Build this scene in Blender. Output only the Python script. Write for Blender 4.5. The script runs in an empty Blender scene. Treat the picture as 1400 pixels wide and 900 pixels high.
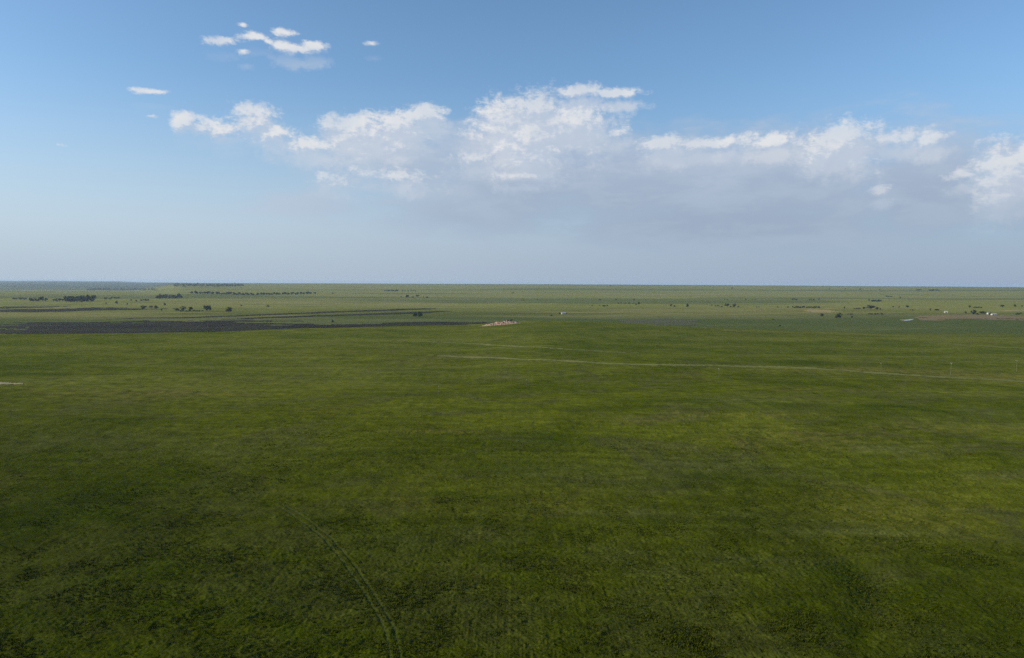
import bpy, bmesh, math, random
import numpy as np
from mathutils import Matrix, Vector, noise as mnoise

random.seed(7)
rng = np.random.default_rng(11)
scene = bpy.context.scene
COL = scene.collection
R = math.radians

# ------------------------------------------------------------------ camera
HC, FPX = 75.0, 1000.0                 # drone height (m), focal length in px of a 1400 px wide frame
PITCH, ROLL = math.atan2(64, FPX), 0.005
f = np.array([0, math.cos(PITCH), -math.sin(PITCH)])
r0 = np.array([1.0, 0, 0]); u0 = np.array([0, math.sin(PITCH), math.cos(PITCH)])
cr, sr = math.cos(ROLL), math.sin(ROLL)
CR = cr * r0 + sr * u0
CU = -sr * r0 + cr * u0
cam = bpy.data.cameras.new("camera")
cam.sensor_width = 36.0
cam.lens = 36.0 * FPX / 1400
cam.clip_start = 1.0
cam.clip_end = 200000
cam_o = bpy.data.objects.new("camera", cam)
COL.objects.link(cam_o)
cam_o.matrix_world = Matrix(((CR[0], CU[0], -f[0], 0), (CR[1], CU[1], -f[1], 0), (CR[2], CU[2], -f[2], HC), (0, 0, 0, 1)))
scene.camera = cam_o


def ray(px, row):
    d = f + CR * ((px - 700) / FPX) + CU * ((450 - row) / FPX)
    return d / np.linalg.norm(d)


# ------------------------------------------------------------------ numpy noise
_ga = rng.random(256) * 2 * np.pi
GX, GY = np.cos(_ga), np.sin(_ga)


def gnoise(x, y, seed=0):
    xi = np.floor(x).astype(np.int64); yi = np.floor(y).astype(np.int64)
    fx = x - xi; fy = y - yi
    u = fx * fx * fx * (fx * (fx * 6 - 15) + 10)
    v = fy * fy * fy * (fy * (fy * 6 - 15) + 10)

    def g(i, j, dx, dy):
        h = (i * 374761393 + j * 668265263 + seed * 974711) & 0x7fffffff
        h = ((h ^ (h >> 13)) * 1274126177) & 0x7fffffff
        k = ((h ^ (h >> 16)) & 255)
        return GX[k] * dx + GY[k] * dy
    a = g(xi, yi, fx, fy); b = g(xi + 1, yi, fx - 1, fy)
    c = g(xi, yi + 1, fx, fy - 1); d = g(xi + 1, yi + 1, fx - 1, fy - 1)
    return ((a * (1 - u) + b * u) * (1 - v) + (c * (1 - u) + d * u) * v) * 1.5


def fbm(x, y, lam, octv=4, seed=0, gain=0.5):
    s = np.zeros_like(x); amp = 1.0; l = lam; tot = 0
    for k in range(octv):
        s += amp * gnoise(x / l, y / l, seed + 31 * k); tot += amp
        amp *= gain; l /= 2.03
    return s / tot


def sstep(a, b, x):
    t = np.clip((x - a) / (b - a), 0, 1)
    return t * t * (3 - 2 * t)


# ------------------------------------------------------------------ terrain
_px = np.linspace(-260, 1660, 961)


def table(xs, ys, k=41):
    y = np.interp(_px, xs, ys)
    w = np.hanning(k); w /= w.sum()
    return np.convolve(np.pad(y, k // 2, mode='edge'), w, mode='valid')


CX = [-200, 0, 150, 300, 400, 560, 640, 690, 715, 740, 800, 870, 950, 1050, 1150, 1280, 1400, 1600]
CROW = [463, 461.5, 459.5, 455.5, 452.5, 448.8, 447, 442.5, 440, 439.3, 440.8, 444.2, 449.5, 455, 460, 465, 466.5, 469]
CZ = [880, 900, 940, 980, 1010, 1080, 1120, 1140, 1150, 1150, 1140, 1120, 1080, 1040, 1000, 960, 950, 930]
_v = np.array(CROW) - (386 + 0.005 * (np.array(CX) - 700))
T_ZC = table(CX, CZ)
T_HC = table(CX, HC - _v * np.array(CZ) / 1000, 21)
T_HV = table([-200, 200, 700, 1000, 1200, 1400, 1600], [-14, -13, -12, -11, -7, -5, -5])
T_FAR = table([-200, 185, 245, 400, 700, 1000, 1300, 1400, 1600], [-62, -60, 26, 30, 40, 40, 36, 34, 34], 15)
T_LEFT = table([-200, 170, 250, 1600], [1, 1, 0, 0], 21)


def bump(x, y, cx, cy, sx, sy, h):
    return h * np.exp(-(((x - cx) / sx) ** 2 + ((y - cy) / sy) ** 2))


def base_height(x, y):
    x = np.asarray(x, float); y = np.asarray(y, float)
    r = np.hypot(x, y)
    az = np.arctan2(x, y)
    azc = np.clip(az, -R(42), R(42))
    px = 700 + 1000 * np.tan(azc)
    w = sstep(R(70), R(170), np.abs(az))
    zc = np.interp(px, _px, T_ZC); hc = np.interp(px, _px, T_HC)
    hv = np.interp(px, _px, T_HV); fa = np.interp(px, _px, T_FAR); le = np.interp(px, _px, T_LEFT)
    zc = zc * (1 - w) + 1000 * w; hc = hc * (1 - w) + 4 * w
    hv = hv * (1 - w) - 10 * w; fa = fa * (1 - w) + 20 * w; le = le * (1 - w)
    d = r * np.cos(azc)
    t = d / zc
    H = hc * sstep(0.38, 1.0, t)
    s = sstep(1.0, 1.32, t)
    H = H * (1 - s) + hv * s
    s = sstep(3200, 9800, r) * (1 - le) + sstep(6000, 9500, r) * le
    H = H * (1 - s) + fa * s
    H = H - np.clip(r - 10500, 0, None) * 0.0022 * (1 - le)
    H = H + le * sstep(9500, 24000, r) * (66 + 52 * fbm(x, y, 6500, 3, 5))
    # rolls
    H = H + fbm(x, y, 1000, 3, 1) * 5.5 * sstep(1500, 3200, r)
    H = H + fbm(x, y, 3300, 3, 2) * 9.0 * sstep(3800, 7000, r)
    H = H + fbm(x, y, 240, 3, 3) * 2.6 * sstep(100, 350, r) * (1 - sstep(2500, 4500, r))
    # the fold that runs across the right half of the near meadow, and smaller ones
    wob = 14 * fbm(x, y, 170, 2, 8)
    H = H + 2.2 * sstep(-16, 16, y - (395 + 0.06 * x + wob)) * sstep(-60, 160, x) * (1 - sstep(470, 640, y))
    H = H - 1.6 * np.exp(-((y - (556 - 0.10 * x + wob)) / 22) ** 2) * sstep(-250, -100, x) * (1 - sstep(60, 260, x))
    H = H + 1.8 * np.exp(-((y - (640 + 0.18 * x + wob)) / 40) ** 2) * sstep(-120, 60, x)
    # shallow gully at the lower right of the near meadow
    cx = 62 + 0.22 * (y - 150) + 5 * np.sin(y / 13)
    H = H - 0.9 * np.exp(-((x - cx - 18) / 6.0) ** 2) * sstep(120, 150, y) * (1 - sstep(195, 235, y))
    return H


def at(px, row, zmin=None):
    """pixel of the photograph -> point on the ground (base terrain)"""
    d = ray(px, row)
    if zmin is None:
        crest = np.interp(px, CX, CROW)
        zmin = 1.2 * np.interp(px, CX, CZ) if row < crest - 0.3 else 60
    hd = math.hypot(d[0], d[1])
    rr = np.geomspace(zmin, 44000, 6000)
    X = rr * d[0] / hd; Y = rr * d[1] / hd
    Zr = HC + rr * d[2] / hd
    Hh = base_height(X, Y)
    below = np.nonzero(Zr <= Hh)[0]
    if len(below) == 0:
        i = int(np.argmin(Zr - Hh)); k = 0
    else:
        i = below[0]; k = 0
        if i > 0:
            a = Zr[i - 1] - Hh[i - 1]; b = Hh[i] - Zr[i]
            k = a / (a + b + 1e-9); X[i] = X[i - 1] * (1 - k) + X[i] * k; Y[i] = Y[i - 1] * (1 - k) + Y[i] * k
    return Vector((X[i], Y[i], float(base_height(X[i], Y[i]))))


def tuft_height(x, y, sp):
    r = np.hypot(x, y)
    h = np.zeros_like(x)
    for lam, amp, sd, gain in ((26, .30, 41, 1), (9, .20, 42, 1), (3.4, .12, 43, 1), (1.5, .15, 44, 1), (.75, .09, 45, 1)):
        w = np.clip((lam / sp - 2.0) / 2.5, 0, 1)
        if w.max() <= 0:
            continue
        m = w > 0
        n = gnoise(x[m] / lam, y[m] / lam, sd)
        # hummocks: rounded tops and pinched hollows
        h[m] += amp * w[m] * (0.55 - np.abs(n) * 1.5 + 0.35 * n)
    # scattered bigger hummocks
    m = sp < 1.7
    u = x[m] * .77 + y[m] * .64; v = -x[m] * .64 + y[m] * .77
    left = 1 - sstep(-60, 110, x[m])
    d = fbm(x[m], y[m], 45, 2, 48)
    n = fbm(u * .42, v * 1.25, 3.4, 3, 47) * left + fbm(u * .8, v * 1.1, 2.2, 3, 49) * (1 - left) * .8
    h[m] += np.clip(n - .23 + .32 * d, 0, 1) * .85 * np.clip((1.7 - sp[m]) / .8, 0, 1)
    return h


# ------------------------------------------------------------------ helper: ids
def tag(o, label=None, cat=None, group=None, kind=None):
    if label: o["label"] = label
    if cat: o["category"] = cat
    if group: o["group"] = group
    if kind: o["kind"] = kind
    return o


def link(name, me, mat=None, parent=None):
    o = bpy.data.objects.new(name, me); COL.objects.link(o)
    if mat is not None and me is not None and not me.materials: me.materials.append(mat)
    if parent is not None: o.parent = parent
    return o


def mesh_np(name, verts, faces_flat, nper, smooth=False):
    me = bpy.data.meshes.new(name)
    nv = len(verts); nf = len(faces_flat) // nper
    me.vertices.add(nv); me.vertices.foreach_set("co", np.asarray(verts, np.float32).ravel())
    me.loops.add(nf * nper); me.loops.foreach_set("vertex_index", np.asarray(faces_flat, np.int32))
    me.polygons.add(nf)
    me.polygons.foreach_set("loop_start", np.arange(0, nf * nper, nper, dtype=np.int32))
    me.polygons.foreach_set("use_smooth", np.full(nf, smooth, bool))
    me.update(calc_edges=True)
    return me


# ------------------------------------------------------------------ node helper
class NT:
    def __init__(s, tree): s.t = tree; tree.nodes.clear()
    def n(s, typ, **kw):
        nd = s.t.nodes.new(typ)
        for k, v in kw.items(): setattr(nd, k, v)
        return nd
    def put(s, sock, v):
        if isinstance(v, V): s.t.links.new(v.s, sock)
        elif v is not None: sock.default_value = v
    def math(s, op, *a, clamp=False):
        nd = s.n('ShaderNodeMath', operation=op, use_clamp=clamp)
        for i, v in enumerate(a): s.put(nd.inputs[i], v)
        return V(s, nd.outputs[0])
    def vec(s, op, *a, out=0):
        nd = s.n('ShaderNodeVectorMath', operation=op)
        for i, v in enumerate(a): s.put(nd.inputs[i], v)
        return V(s, nd.outputs[out])
    def comb(s, x, y, z):
        nd = s.n('ShaderNodeCombineXYZ')
        for i, v in enumerate((x, y, z)): s.put(nd.inputs[i], v)
        return V(s, nd.outputs[0])
    def sep(s, v):
        nd = s.n('ShaderNodeSeparateXYZ'); s.put(nd.inputs[0], v)
        return [V(s, o) for o in nd.outputs]
    def noise(s, vec, scale, detail=4, rough=.5, dist=0, dim='3D', out=0, lac=2.0):
        nd = s.n('ShaderNodeTexNoise', noise_dimensions=dim)
        s.put(nd.inputs['Vector'], vec); s.put(nd.inputs['Scale'], scale); s.put(nd.inputs['Detail'], detail)
        s.put(nd.inputs['Roughness'], rough); s.put(nd.inputs['Distortion'], dist); s.put(nd.inputs['Lacunarity'], lac)
        return V(s, nd.outputs[out])
    def map(s, v, a, b, c=0., d=1., kind='SMOOTHSTEP'):
        nd = s.n('ShaderNodeMapRange', interpolation_type=kind)
        s.put(nd.inputs[0], v)
        for i, q in enumerate((a, b, c, d)): s.put(nd.inputs[1 + i], q)
        return V(s, nd.outputs[0])
    def mix(s, fac, a, b, blend='MIX'):
        nd = s.n('ShaderNodeMix', data_type='RGBA', blend_type=blend)
        s.put(nd.inputs[0], fac); s.put(nd.inputs[6], col(a)); s.put(nd.inputs[7], col(b))
        return V(s, nd.outputs[2])
    def attr(s, name):
        nd = s.n('ShaderNodeAttribute', attribute_name=name)
        return V(s, nd.outputs['Fac'])
    def pos(s):
        return V(s, s.n('ShaderNodeNewGeometry').outputs['Position'])
    def objpos(s):
        return V(s, s.n('ShaderNodeTexCoord').outputs['Object'])


def col(c):
    if isinstance(c, tuple) and len(c) == 3: return (c[0], c[1], c[2], 1)
    return c


class V:
    def __init__(s, nt, sock): s.nt = nt; s.s = sock
    def __add__(s, o): return s.nt.math('ADD', s, o)
    __radd__ = __add__
    def __mul__(s, o): return s.nt.math('MULTIPLY', s, o)
    __rmul__ = __mul__
    def __sub__(s, o): return s.nt.math('SUBTRACT', s, o)
    def __rsub__(s, o): return s.nt.math('SUBTRACT', o, s)
    def __truediv__(s, o): return s.nt.math('DIVIDE', s, o)


def new_mat(name):
    m = bpy.data.materials.new(name); m.use_nodes = True
    return m, NT(m.node_tree)


def finish(nt, color, rough=.9, spec=.15, normal=None, sheen=0, sheen_tint=None, trans=None):
    b = nt.n('ShaderNodeBsdfPrincipled')
    nt.put(b.inputs['Base Color'], col(color)); nt.put(b.inputs['Roughness'], rough)
    nt.put(b.inputs['Specular IOR Level'], spec)
    if sheen:
        nt.put(b.inputs['Sheen Weight'], sheen); nt.put(b.inputs['Sheen Roughness'], .6)
        if sheen_tint: nt.put(b.inputs['Sheen Tint'], col(sheen_tint))
    if normal is not None: nt.put(b.inputs['Normal'], normal)
    o = nt.n('ShaderNodeOutputMaterial')
    nt.t.links.new(b.outputs[0], o.inputs['Surface'])
    return b


def bumpnode(nt, h, strength, dist):
    nd = nt.n('ShaderNodeBump'); nt.put(nd.inputs['Height'], h)
    nd.inputs['Strength'].default_value = strength; nd.inputs['Distance'].default_value = dist
    return V(nt, nd.outputs[0])


# ------------------------------------------------------------------ materials
def mat_meadow():
    m, nt = new_mat("meadow_grass")
    p = nt.pos()
    x, y, z = nt.sep(p)
    flat = nt.comb(x, y, 0.0)
    big = nt.noise(flat, 1 / 420, 4, .55, .4, '2D')
    mid = nt.noise(nt.vec('ADD', flat, (531., 77., 0.)), 1 / 75, 5, .6, .6, '2D')
    mid2 = nt.noise(nt.vec('ADD', flat, (-931., 277., 0.)), 1 / 48, 4, .6, .8, '2D')
    small = nt.noise(flat, 1 / 6.5, 5, .65, 0, '2D')
    fine = nt.noise(flat, 1 / .9, 4, .7, 0, '2D')
    far = nt.noise(nt.vec('MULTIPLY', flat, (1.0, .75, 1)), 1 / 1900, 5, .6, .5, '2D')
    c = nt.mix(nt.map(mid, .36, .64), (.069, .083, .0035), (.106, .117, .007))
    c = nt.mix(nt.map(big, .42, .60), c, nt.mix(.4, c, (.112, .115, .009)))
    # grey-green sage stands
    sage = nt.map(mid2, .50, .66) * .85
    c = nt.mix(sage, c, (.088, .089, .018))
    # drier straw coloured specks and patches
    dryn = nt.map(nt.noise(nt.vec('ADD', flat, (91., -377., 0.)), 1 / 130, 5, .62, 1.0, '2D'), .56, .74) * .4
    c = nt.mix(dryn, c, (.145, .118, .022))
    c = nt.mix(nt.attr('dry_light') * nt.map(small, .25, .6), c, (.20, .160, .038))
    c = nt.mix(nt.attr('lush_shade') * nt.map(small, .2, .62), c, (.030, .052, .0015))  # lush grass, and shade painted into the ground colour
    c = nt.mix(nt.attr('grey') * nt.map(small, .2, .6), c, (.110, .112, .030))
    # brightness falloff of the near meadow painted into the grass, darkest at left
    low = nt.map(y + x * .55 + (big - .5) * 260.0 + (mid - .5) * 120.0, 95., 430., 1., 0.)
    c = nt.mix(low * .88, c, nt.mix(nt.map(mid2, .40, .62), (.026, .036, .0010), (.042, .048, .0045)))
    # brightness gradient put into the grass colour, lighter with range towards the crest
    up = nt.map(nt.vec('LENGTH', flat, out=1) + (big - .5) * 500.0, 380., 1000.)
    c = nt.mix(up * .55, c, nt.mix(nt.map(mid, .38, .62), (.095, .118, .012), (.145, .148, .021)))
    # long swales of paler and of ranker grass
    band = nt.noise(nt.vec('MULTIPLY', flat, (1 / 420, 1 / 62, 1)), 1.0, 4, .55, .5, '2D')
    bw = nt.map(nt.vec('LENGTH', flat, out=1) + (mid - .5) * 160.0, 330., 640.)
    c = nt.mix(nt.map(band, .50, .68) * .5 * bw, c, (.160, .160, .028))
    c = nt.mix(nt.map(band, .30, .46, 1., 0.) * .32 * bw, c, (.056, .078, .005))
    # far country: paler pasture and hay, darker draws
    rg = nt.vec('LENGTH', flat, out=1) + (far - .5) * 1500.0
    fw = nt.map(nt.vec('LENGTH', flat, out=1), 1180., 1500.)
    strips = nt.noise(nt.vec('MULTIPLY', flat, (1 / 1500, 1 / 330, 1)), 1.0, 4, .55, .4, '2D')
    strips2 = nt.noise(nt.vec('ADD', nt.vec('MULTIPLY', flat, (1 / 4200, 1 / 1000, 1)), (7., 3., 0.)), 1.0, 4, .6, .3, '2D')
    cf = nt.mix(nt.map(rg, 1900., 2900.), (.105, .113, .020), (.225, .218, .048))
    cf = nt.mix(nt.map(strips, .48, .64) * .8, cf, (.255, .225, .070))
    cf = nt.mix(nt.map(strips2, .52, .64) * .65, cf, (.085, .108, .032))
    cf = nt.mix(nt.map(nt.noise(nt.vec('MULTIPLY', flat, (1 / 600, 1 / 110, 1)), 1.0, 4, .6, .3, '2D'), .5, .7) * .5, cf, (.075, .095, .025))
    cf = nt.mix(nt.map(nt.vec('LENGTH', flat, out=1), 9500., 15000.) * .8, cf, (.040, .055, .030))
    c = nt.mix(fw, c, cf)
    # leaf to leaf change of tone
    k = nt.map(small, .25, .75, .76, 1.24, 'LINEAR') * nt.map(fine, .2, .8, .55, 1.45, 'LINEAR') * nt.map(nt.noise(nt.vec('MULTIPLY', flat, (1 / 30, 1 / 6, 1)), 1.0, 4, .6, .2, '2D'), .3, .7, .82, 1.18, 'LINEAR')
    c = nt.vec('SCALE', c, None)
    nt.put(c.s.node.inputs['Scale'], k)
    h = small * 1.0 + fine * .25
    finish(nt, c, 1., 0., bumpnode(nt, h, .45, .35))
    return m


def mat_blades():
    m, nt = new_mat("grass_blades")
    p = nt.pos(); x, y, z = nt.sep(p); flat = nt.comb(x, y, 0.0)
    big = nt.noise(flat, 1 / 420, 4, .55, .4, '2D')
    mid = nt.noise(nt.vec('ADD', flat, (531., 77., 0.)), 1 / 75, 5, .6, .6, '2D')
    c = nt.mix(nt.map(mid, .36, .64), (.066, .083, .003), (.102, .113, .007))
    low = nt.map(y + x * .55 + (big - .5) * 260.0 + (mid - .5) * 120.0, 95., 430., 1., 0.)  # near brightness falloff painted into the blades, as on the ground
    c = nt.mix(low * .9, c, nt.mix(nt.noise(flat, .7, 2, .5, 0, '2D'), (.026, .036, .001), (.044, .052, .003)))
    finish(nt, c, 1., 0.)
    return m


def mat_soil():
    m, nt = new_mat("dark_soil")
    p = nt.pos(); x, y, z = nt.sep(p); flat = nt.comb(x, y, 0.0)
    a = nt.noise(flat, 1 / 120, 5, .6, .5, '2D')
    st = nt.noise(nt.vec('MULTIPLY', flat, (.0025, .05, 1)), 1.0, 4, .6, 0, '2D')
    c = nt.mix(nt.map(a, .38, .64), (.016, .0095, .005), (.031, .022, .009))
    c = nt.mix(nt.map(st, .46, .66) * .65, c, (.042, .050, .010))
    finish(nt, c, 1., .05, bumpnode(nt, nt.noise(flat, .5, 3, .6, 0, '2D'), .5, .4))
    return m


def mat_simple(name, c1, c2, scale, rough=.95, spec=.1, detail=4, bump=0.0):
    m, nt = new_mat(name)
    p = nt.pos()
    n = nt.noise(p, scale, detail, .6, .3)
    c = nt.mix(nt.map(n, .35, .65), c1, c2)
    finish(nt, c, rough, spec, bumpnode(nt, n, bump, .3) if bump else None)
    return m


MEADOW = mat_meadow()
SOIL = mat_soil()
STUBBLE = mat_simple("worn_pasture", (.078, .082, .024), (.100, .092, .032), 1 / 60.)
STUBBLE2 = mat_simple("brown_pasture", (.185, .138, .042), (.225, .155, .065), 1 / 60.)
TANSOIL = mat_simple("tan_bare_soil", (.30, .20, .12), (.20, .15, .075), 1 / 35.)
HAY = mat_simple("dry_hay", (.38, .26, .09), (.26, .22, .07), 1 / 60.)
TRACK = mat_simple("trodden_grass", (.190, .182, .042), (.150, .152, .028), 1 / 14.)
RUT = mat_simple("wheel_rut_soil", (.034, .046, .005), (.055, .064, .010), 1 / 1.2)
SANDB = mat_simple("pale_sand", (.38, .29, .16), (.27, .21, .11), 1 / 3.)
LEAFD = mat_simple("dark_leaves", (.018, .034, .010), (.040, .062, .018), .45)
LEAFM = mat_simple("olive_leaves", (.045, .050, .024), (.070, .074, .036), .45)
LEAFG = mat_simple("grey_leaves", (.085, .075, .056), (.115, .10, .075), .45)
BARK = mat_simple("bark", (.06, .045, .032), (.10, .08, .06), 2.)
ROCK = mat_simple("pink_rock", (.46, .31, .22), (.30, .19, .14), .35, bump=.6)
ROCKP = mat_simple("pale_rock", (.58, .40, .28), (.42, .27, .18), .6, bump=.6)
WOOD = mat_simple("weathered_pole_wood", (.17, .165, .09), (.13, .125, .07), 1.5)
WIRE = mat_simple("dull_metal", (.20, .20, .20), (.14, .14, .14), 2., .5, .4)
CERAM = mat_simple("grey_porcelain", (.45, .46, .46), (.38, .39, .39), 2., .3, .5)
WHITEP = mat_simple("white_painted_boards", (.52, .49, .43), (.44, .42, .36), .6)
CREAMP = mat_simple("cream_painted_boards", (.70, .62, .42), (.60, .54, .38), .6)
ROOFG = mat_simple("grey_metal_roof", (.42, .42, .42), (.34, .34, .35), .8, .5, .4)
ROOFD = mat_simple("dark_shingles", (.05, .045, .04), (.08, .07, .06), 1.5)
PANE = mat_simple("window_glass", (.02, .025, .03), (.03, .035, .04), 1., .1, .6)

_m, _nt = new_mat("pond_water")
_b = finish(_nt, (.05, .06, .06), .06, .5, None)
WATER = _m

# ------------------------------------------------------------------ the ground
TH = [R(a) for a in np.concatenate([np.arange(-180, -41, 3.0), np.arange(-40.5, 40.5001, 0.045), np.arange(41.5, 179, 3.0)])]
TH = np.array(TH)
rowsv = np.concatenate([np.arange(545, 250, -.8), np.arange(250, 96, -.5), np.arange(96, 40, -.36), np.arange(40, 1.66, -.2)])
RR = np.concatenate([[4, 12, 25, 42, 60, 80, 100, 118, 130], HC * 1000 / rowsv])
NR, NTH = len(RR), len(TH)
rr, th = np.meshgrid(RR, TH, indexing='ij')
GXY = (rr * np.sin(th), rr * np.cos(th))
dr = np.gradient(RR)
dth = np.abs(np.gradient(TH))
sp = np.maximum(dr[:, None] * np.ones_like(rr) * .8, rr * dth[None, :])
gx, gy = GXY[0].ravel(), GXY[1].ravel()
gz = base_height(gx, gy) + tuft_height(gx, gy, sp.ravel())


def dist_poly(x, y, pts):
    d = np.full(x.shape, 1e9)
    for (a, b) in zip(pts[:-1], pts[1:]):
        ax, ay, bx, by = a[0], a[1], b[0], b[1]
        dx, dy = bx - ax, by - ay
        t = np.clip(((x - ax) * dx + (y - ay) * dy) / (dx * dx + dy * dy + 1e-9), 0, 1)
        d = np.minimum(d, np.hypot(x - ax - t * dx, y - ay - t * dy))
    return d


def in_poly(x, y, pts):
    c = np.zeros(x.shape, bool)
    n = len(pts)
    for i in range(n):
        x1, y1 = pts[i][0], pts[i][1]; x2, y2 = pts[(i + 1) % n][0], pts[(i + 1) % n][1]
        if y1 == y2: continue
        m = ((y1 > y) != (y2 > y)) & (x < (x2 - x1) * (y - y1) / (y2 - y1) + x1)
        c ^= m
    return c


def curve(pts, n=10):
    """Catmull-Rom through a list of (x, y)"""
    P = [np.array(p[:2], float) for p in pts]
    P = [2 * P[0] - P[1]] + P + [2 * P[-1] - P[-2]]
    out = []
    for i in range(1, len(P) - 2):
        for k in range(n):
            t = k / n
            out.append(.5 * (2 * P[i] + (P[i + 1] - P[i - 1]) * t + (2 * P[i - 1] - 5 * P[i] + 4 * P[i + 1] - P[i + 2]) * t * t
                             + (3 * P[i] - P[i - 1] - 3 * P[i + 1] + P[i + 2]) * t ** 3))
    out.append(P[-2])
    return out


# wheel ruts pressed into the ground
rut_px = [(380, 690), (404, 704), (430, 722), (455, 745), (480, 776), (500, 804), (517, 831), (530, 856), (537, 880), (541, 905), (542, 930)]
rut_c = curve([at(*p) for p in rut_px], 8)
rut_l, rut_r = [], []
for i in range(len(rut_c)):
    t = rut_c[min(i + 1, len(rut_c) - 1)] - rut_c[max(i - 1, 0)]
    n = np.array((-t[1], t[0])) / np.hypot(*t)
    rut_l.append(rut_c[i] + n * 1.0); rut_r.append(rut_c[i] - n * 1.0)
near = np.nonzero((np.hypot(gx, gy) < 300) & (gy > 0))[0]
drl = np.full(gx.shape, 1e9); drr = np.full(gx.shape, 1e9)
drl[near] = dist_poly(gx[near], gy[near], rut_l); drr[near] = dist_poly(gx[near], gy[near], rut_r)
dru = np.minimum(drl, drr)
gz = gz - .09 * np.exp(-(dru / .28) ** 2) + .05 * np.exp(-((dru - .7) / .3) ** 2)

verts = np.stack([gx, gy, gz], 1)
I, J = np.meshgrid(np.arange(NR - 1), np.arange(NTH), indexing='ij')
J2 = (J + 1) % NTH
QUADS = np.stack([I * NTH + J, (I + 1) * NTH + J, (I + 1) * NTH + J2, I * NTH + J2], -1).reshape(-1, 4)[:, ::-1]
vz = np.concatenate([verts, [[0, 0, float(gz[:NTH].mean())]]])
quads = QUADS.ravel()
me = bpy.data.meshes.new("ground")
nq = len(QUADS); nt_ = NTH
tri = np.stack([np.full(NTH, len(verts)), (np.arange(NTH) + 1) % NTH, np.arange(NTH)], -1)
me.vertices.add(len(vz)); me.vertices.foreach_set("co", vz.astype(np.float32).ravel())
me.loops.add(nq * 4 + nt_ * 3)
me.loops.foreach_set("vertex_index", np.concatenate([quads, tri.ravel()]).astype(np.int32))
me.polygons.add(nq + nt_)
me.polygons.foreach_set("loop_start", np.concatenate([np.arange(0, nq * 4, 4), nq * 4 + np.arange(0, nt_ * 3, 3)]).astype(np.int32))
me.polygons.foreach_set("use_smooth", np.ones(nq + nt_, bool))
me.update(calc_edges=True)


def spots(lst):
    a = np.zeros(len(vz))
    wx = gx + 9 * fbm(gx, gy, 60, 3, 61); wy = gy + 9 * fbm(gx, gy, 60, 3, 62)
    for (px, row, rx, ry, s) in lst:
        c = at(px, row); rng_ = math.hypot(c.x, c.y)
        sx = rx * rng_ / 1000; sy = ry * rng_ * rng_ / (75 * 1000)
        d = ((wx - c.x) / sx) ** 2 + ((wy - c.y) / sy) ** 2
        m = d < 9
        a[:-1][m] = np.maximum(a[:-1][m], s * np.exp(-d[m]))
    return a


dry_light = spots([(170, 540, 130, 8, .55), (250, 530, 60, 5, .35), (620, 487, 60, 2.5, .6), (650, 470, 60, 2, .5), (1100, 600, 130, 14, .3), (880, 576, 70, 5, .3),
             (1200, 700, 150, 30, .25), (1170, 612, 40, 4, .4), (870, 706, 60, 5, .4), (1330, 520, 120, 3, .3), (590, 590, 60, 4, .4), (650, 735, 40, 8, .4),
             (1390, 520, 60, 4, .5), (1160, 458, 150, 3, .7), (1330, 464, 120, 4, .5), (1210, 507, 150, 4, .7), (1350, 513, 100, 4, .6), (1000, 452, 60, 1.5, .6), (1060, 566, 160, 4, .35), (1300, 585, 120, 5, .35), (560, 492, 90, 1.5, .4), (330, 520, 120, 3, .25), (430, 480, 80, 3, .35), (1280, 575, 90, 6, .3), (1370, 655, 40, 6, .3), (500, 700, 60, 8, .25)])  # includes light bands painted below the folds to suggest relief
lush_shade = spots([(100, 700, 140, 60, .6), (120, 810, 190, 60, .75), (330, 830, 160, 60, .65), (760, 455, 120, 8, .6), (980, 466, 120, 7, .5), (880, 480, 130, 5, .4),  # besides lush grass, paints shade on folds and the facing hill slope
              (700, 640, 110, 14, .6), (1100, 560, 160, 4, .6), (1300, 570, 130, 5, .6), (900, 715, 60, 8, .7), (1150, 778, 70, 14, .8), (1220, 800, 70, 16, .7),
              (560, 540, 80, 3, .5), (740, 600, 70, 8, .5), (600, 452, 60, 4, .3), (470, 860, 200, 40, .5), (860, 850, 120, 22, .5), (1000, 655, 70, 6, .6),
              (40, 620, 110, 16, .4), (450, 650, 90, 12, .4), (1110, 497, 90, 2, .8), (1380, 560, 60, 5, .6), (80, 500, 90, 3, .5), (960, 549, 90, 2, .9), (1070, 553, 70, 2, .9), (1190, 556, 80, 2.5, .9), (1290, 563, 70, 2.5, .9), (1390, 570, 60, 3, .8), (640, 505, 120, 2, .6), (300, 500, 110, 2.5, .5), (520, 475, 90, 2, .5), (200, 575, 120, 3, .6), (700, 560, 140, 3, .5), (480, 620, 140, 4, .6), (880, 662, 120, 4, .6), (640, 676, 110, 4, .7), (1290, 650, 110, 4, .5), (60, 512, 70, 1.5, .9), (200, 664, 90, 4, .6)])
grey = spots([(110, 600, 130, 12, .6), (300, 615, 120, 12, .5), (70, 690, 50, 12, .5), (20, 840, 30, 50, .45), (560, 745, 90, 12, .5), (640, 735, 70, 14, .6), (860, 765, 45, 14, .7),
              (920, 790, 50, 16, .7), (1020, 765, 90, 9, .6), (1150, 725, 110, 9, .7), (980, 640, 130, 12, .6), (1200, 612, 45, 4, .7), (1290, 870, 50, 22, .8), (1380, 655, 45, 5, .6),
              (870, 705, 90, 6, .6), (1040, 705, 60, 6, .5), (950, 812, 50, 9, .7), (1220, 787, 26, 5, .9), (560, 510, 120, 6, .3), (1340, 560, 30, 3, .7), (420, 705, 40, 5, .6),
              (1000, 545, 60, 6, .5), (760, 511, 16, 2, .9), (430, 556, 12, 1.5, .9), (820, 650, 120, 20, .4)])
for nm, a in (("dry_light", dry_light), ("lush_shade", lush_shade), ("grey", grey)):
    at_ = me.attributes.new(nm, 'FLOAT', 'POINT'); at_.data.foreach_set("value", a.astype(np.float32))
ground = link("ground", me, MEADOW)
tag(ground, "rolling green prairie meadow reaching to the horizon", kind="structure")


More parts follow.
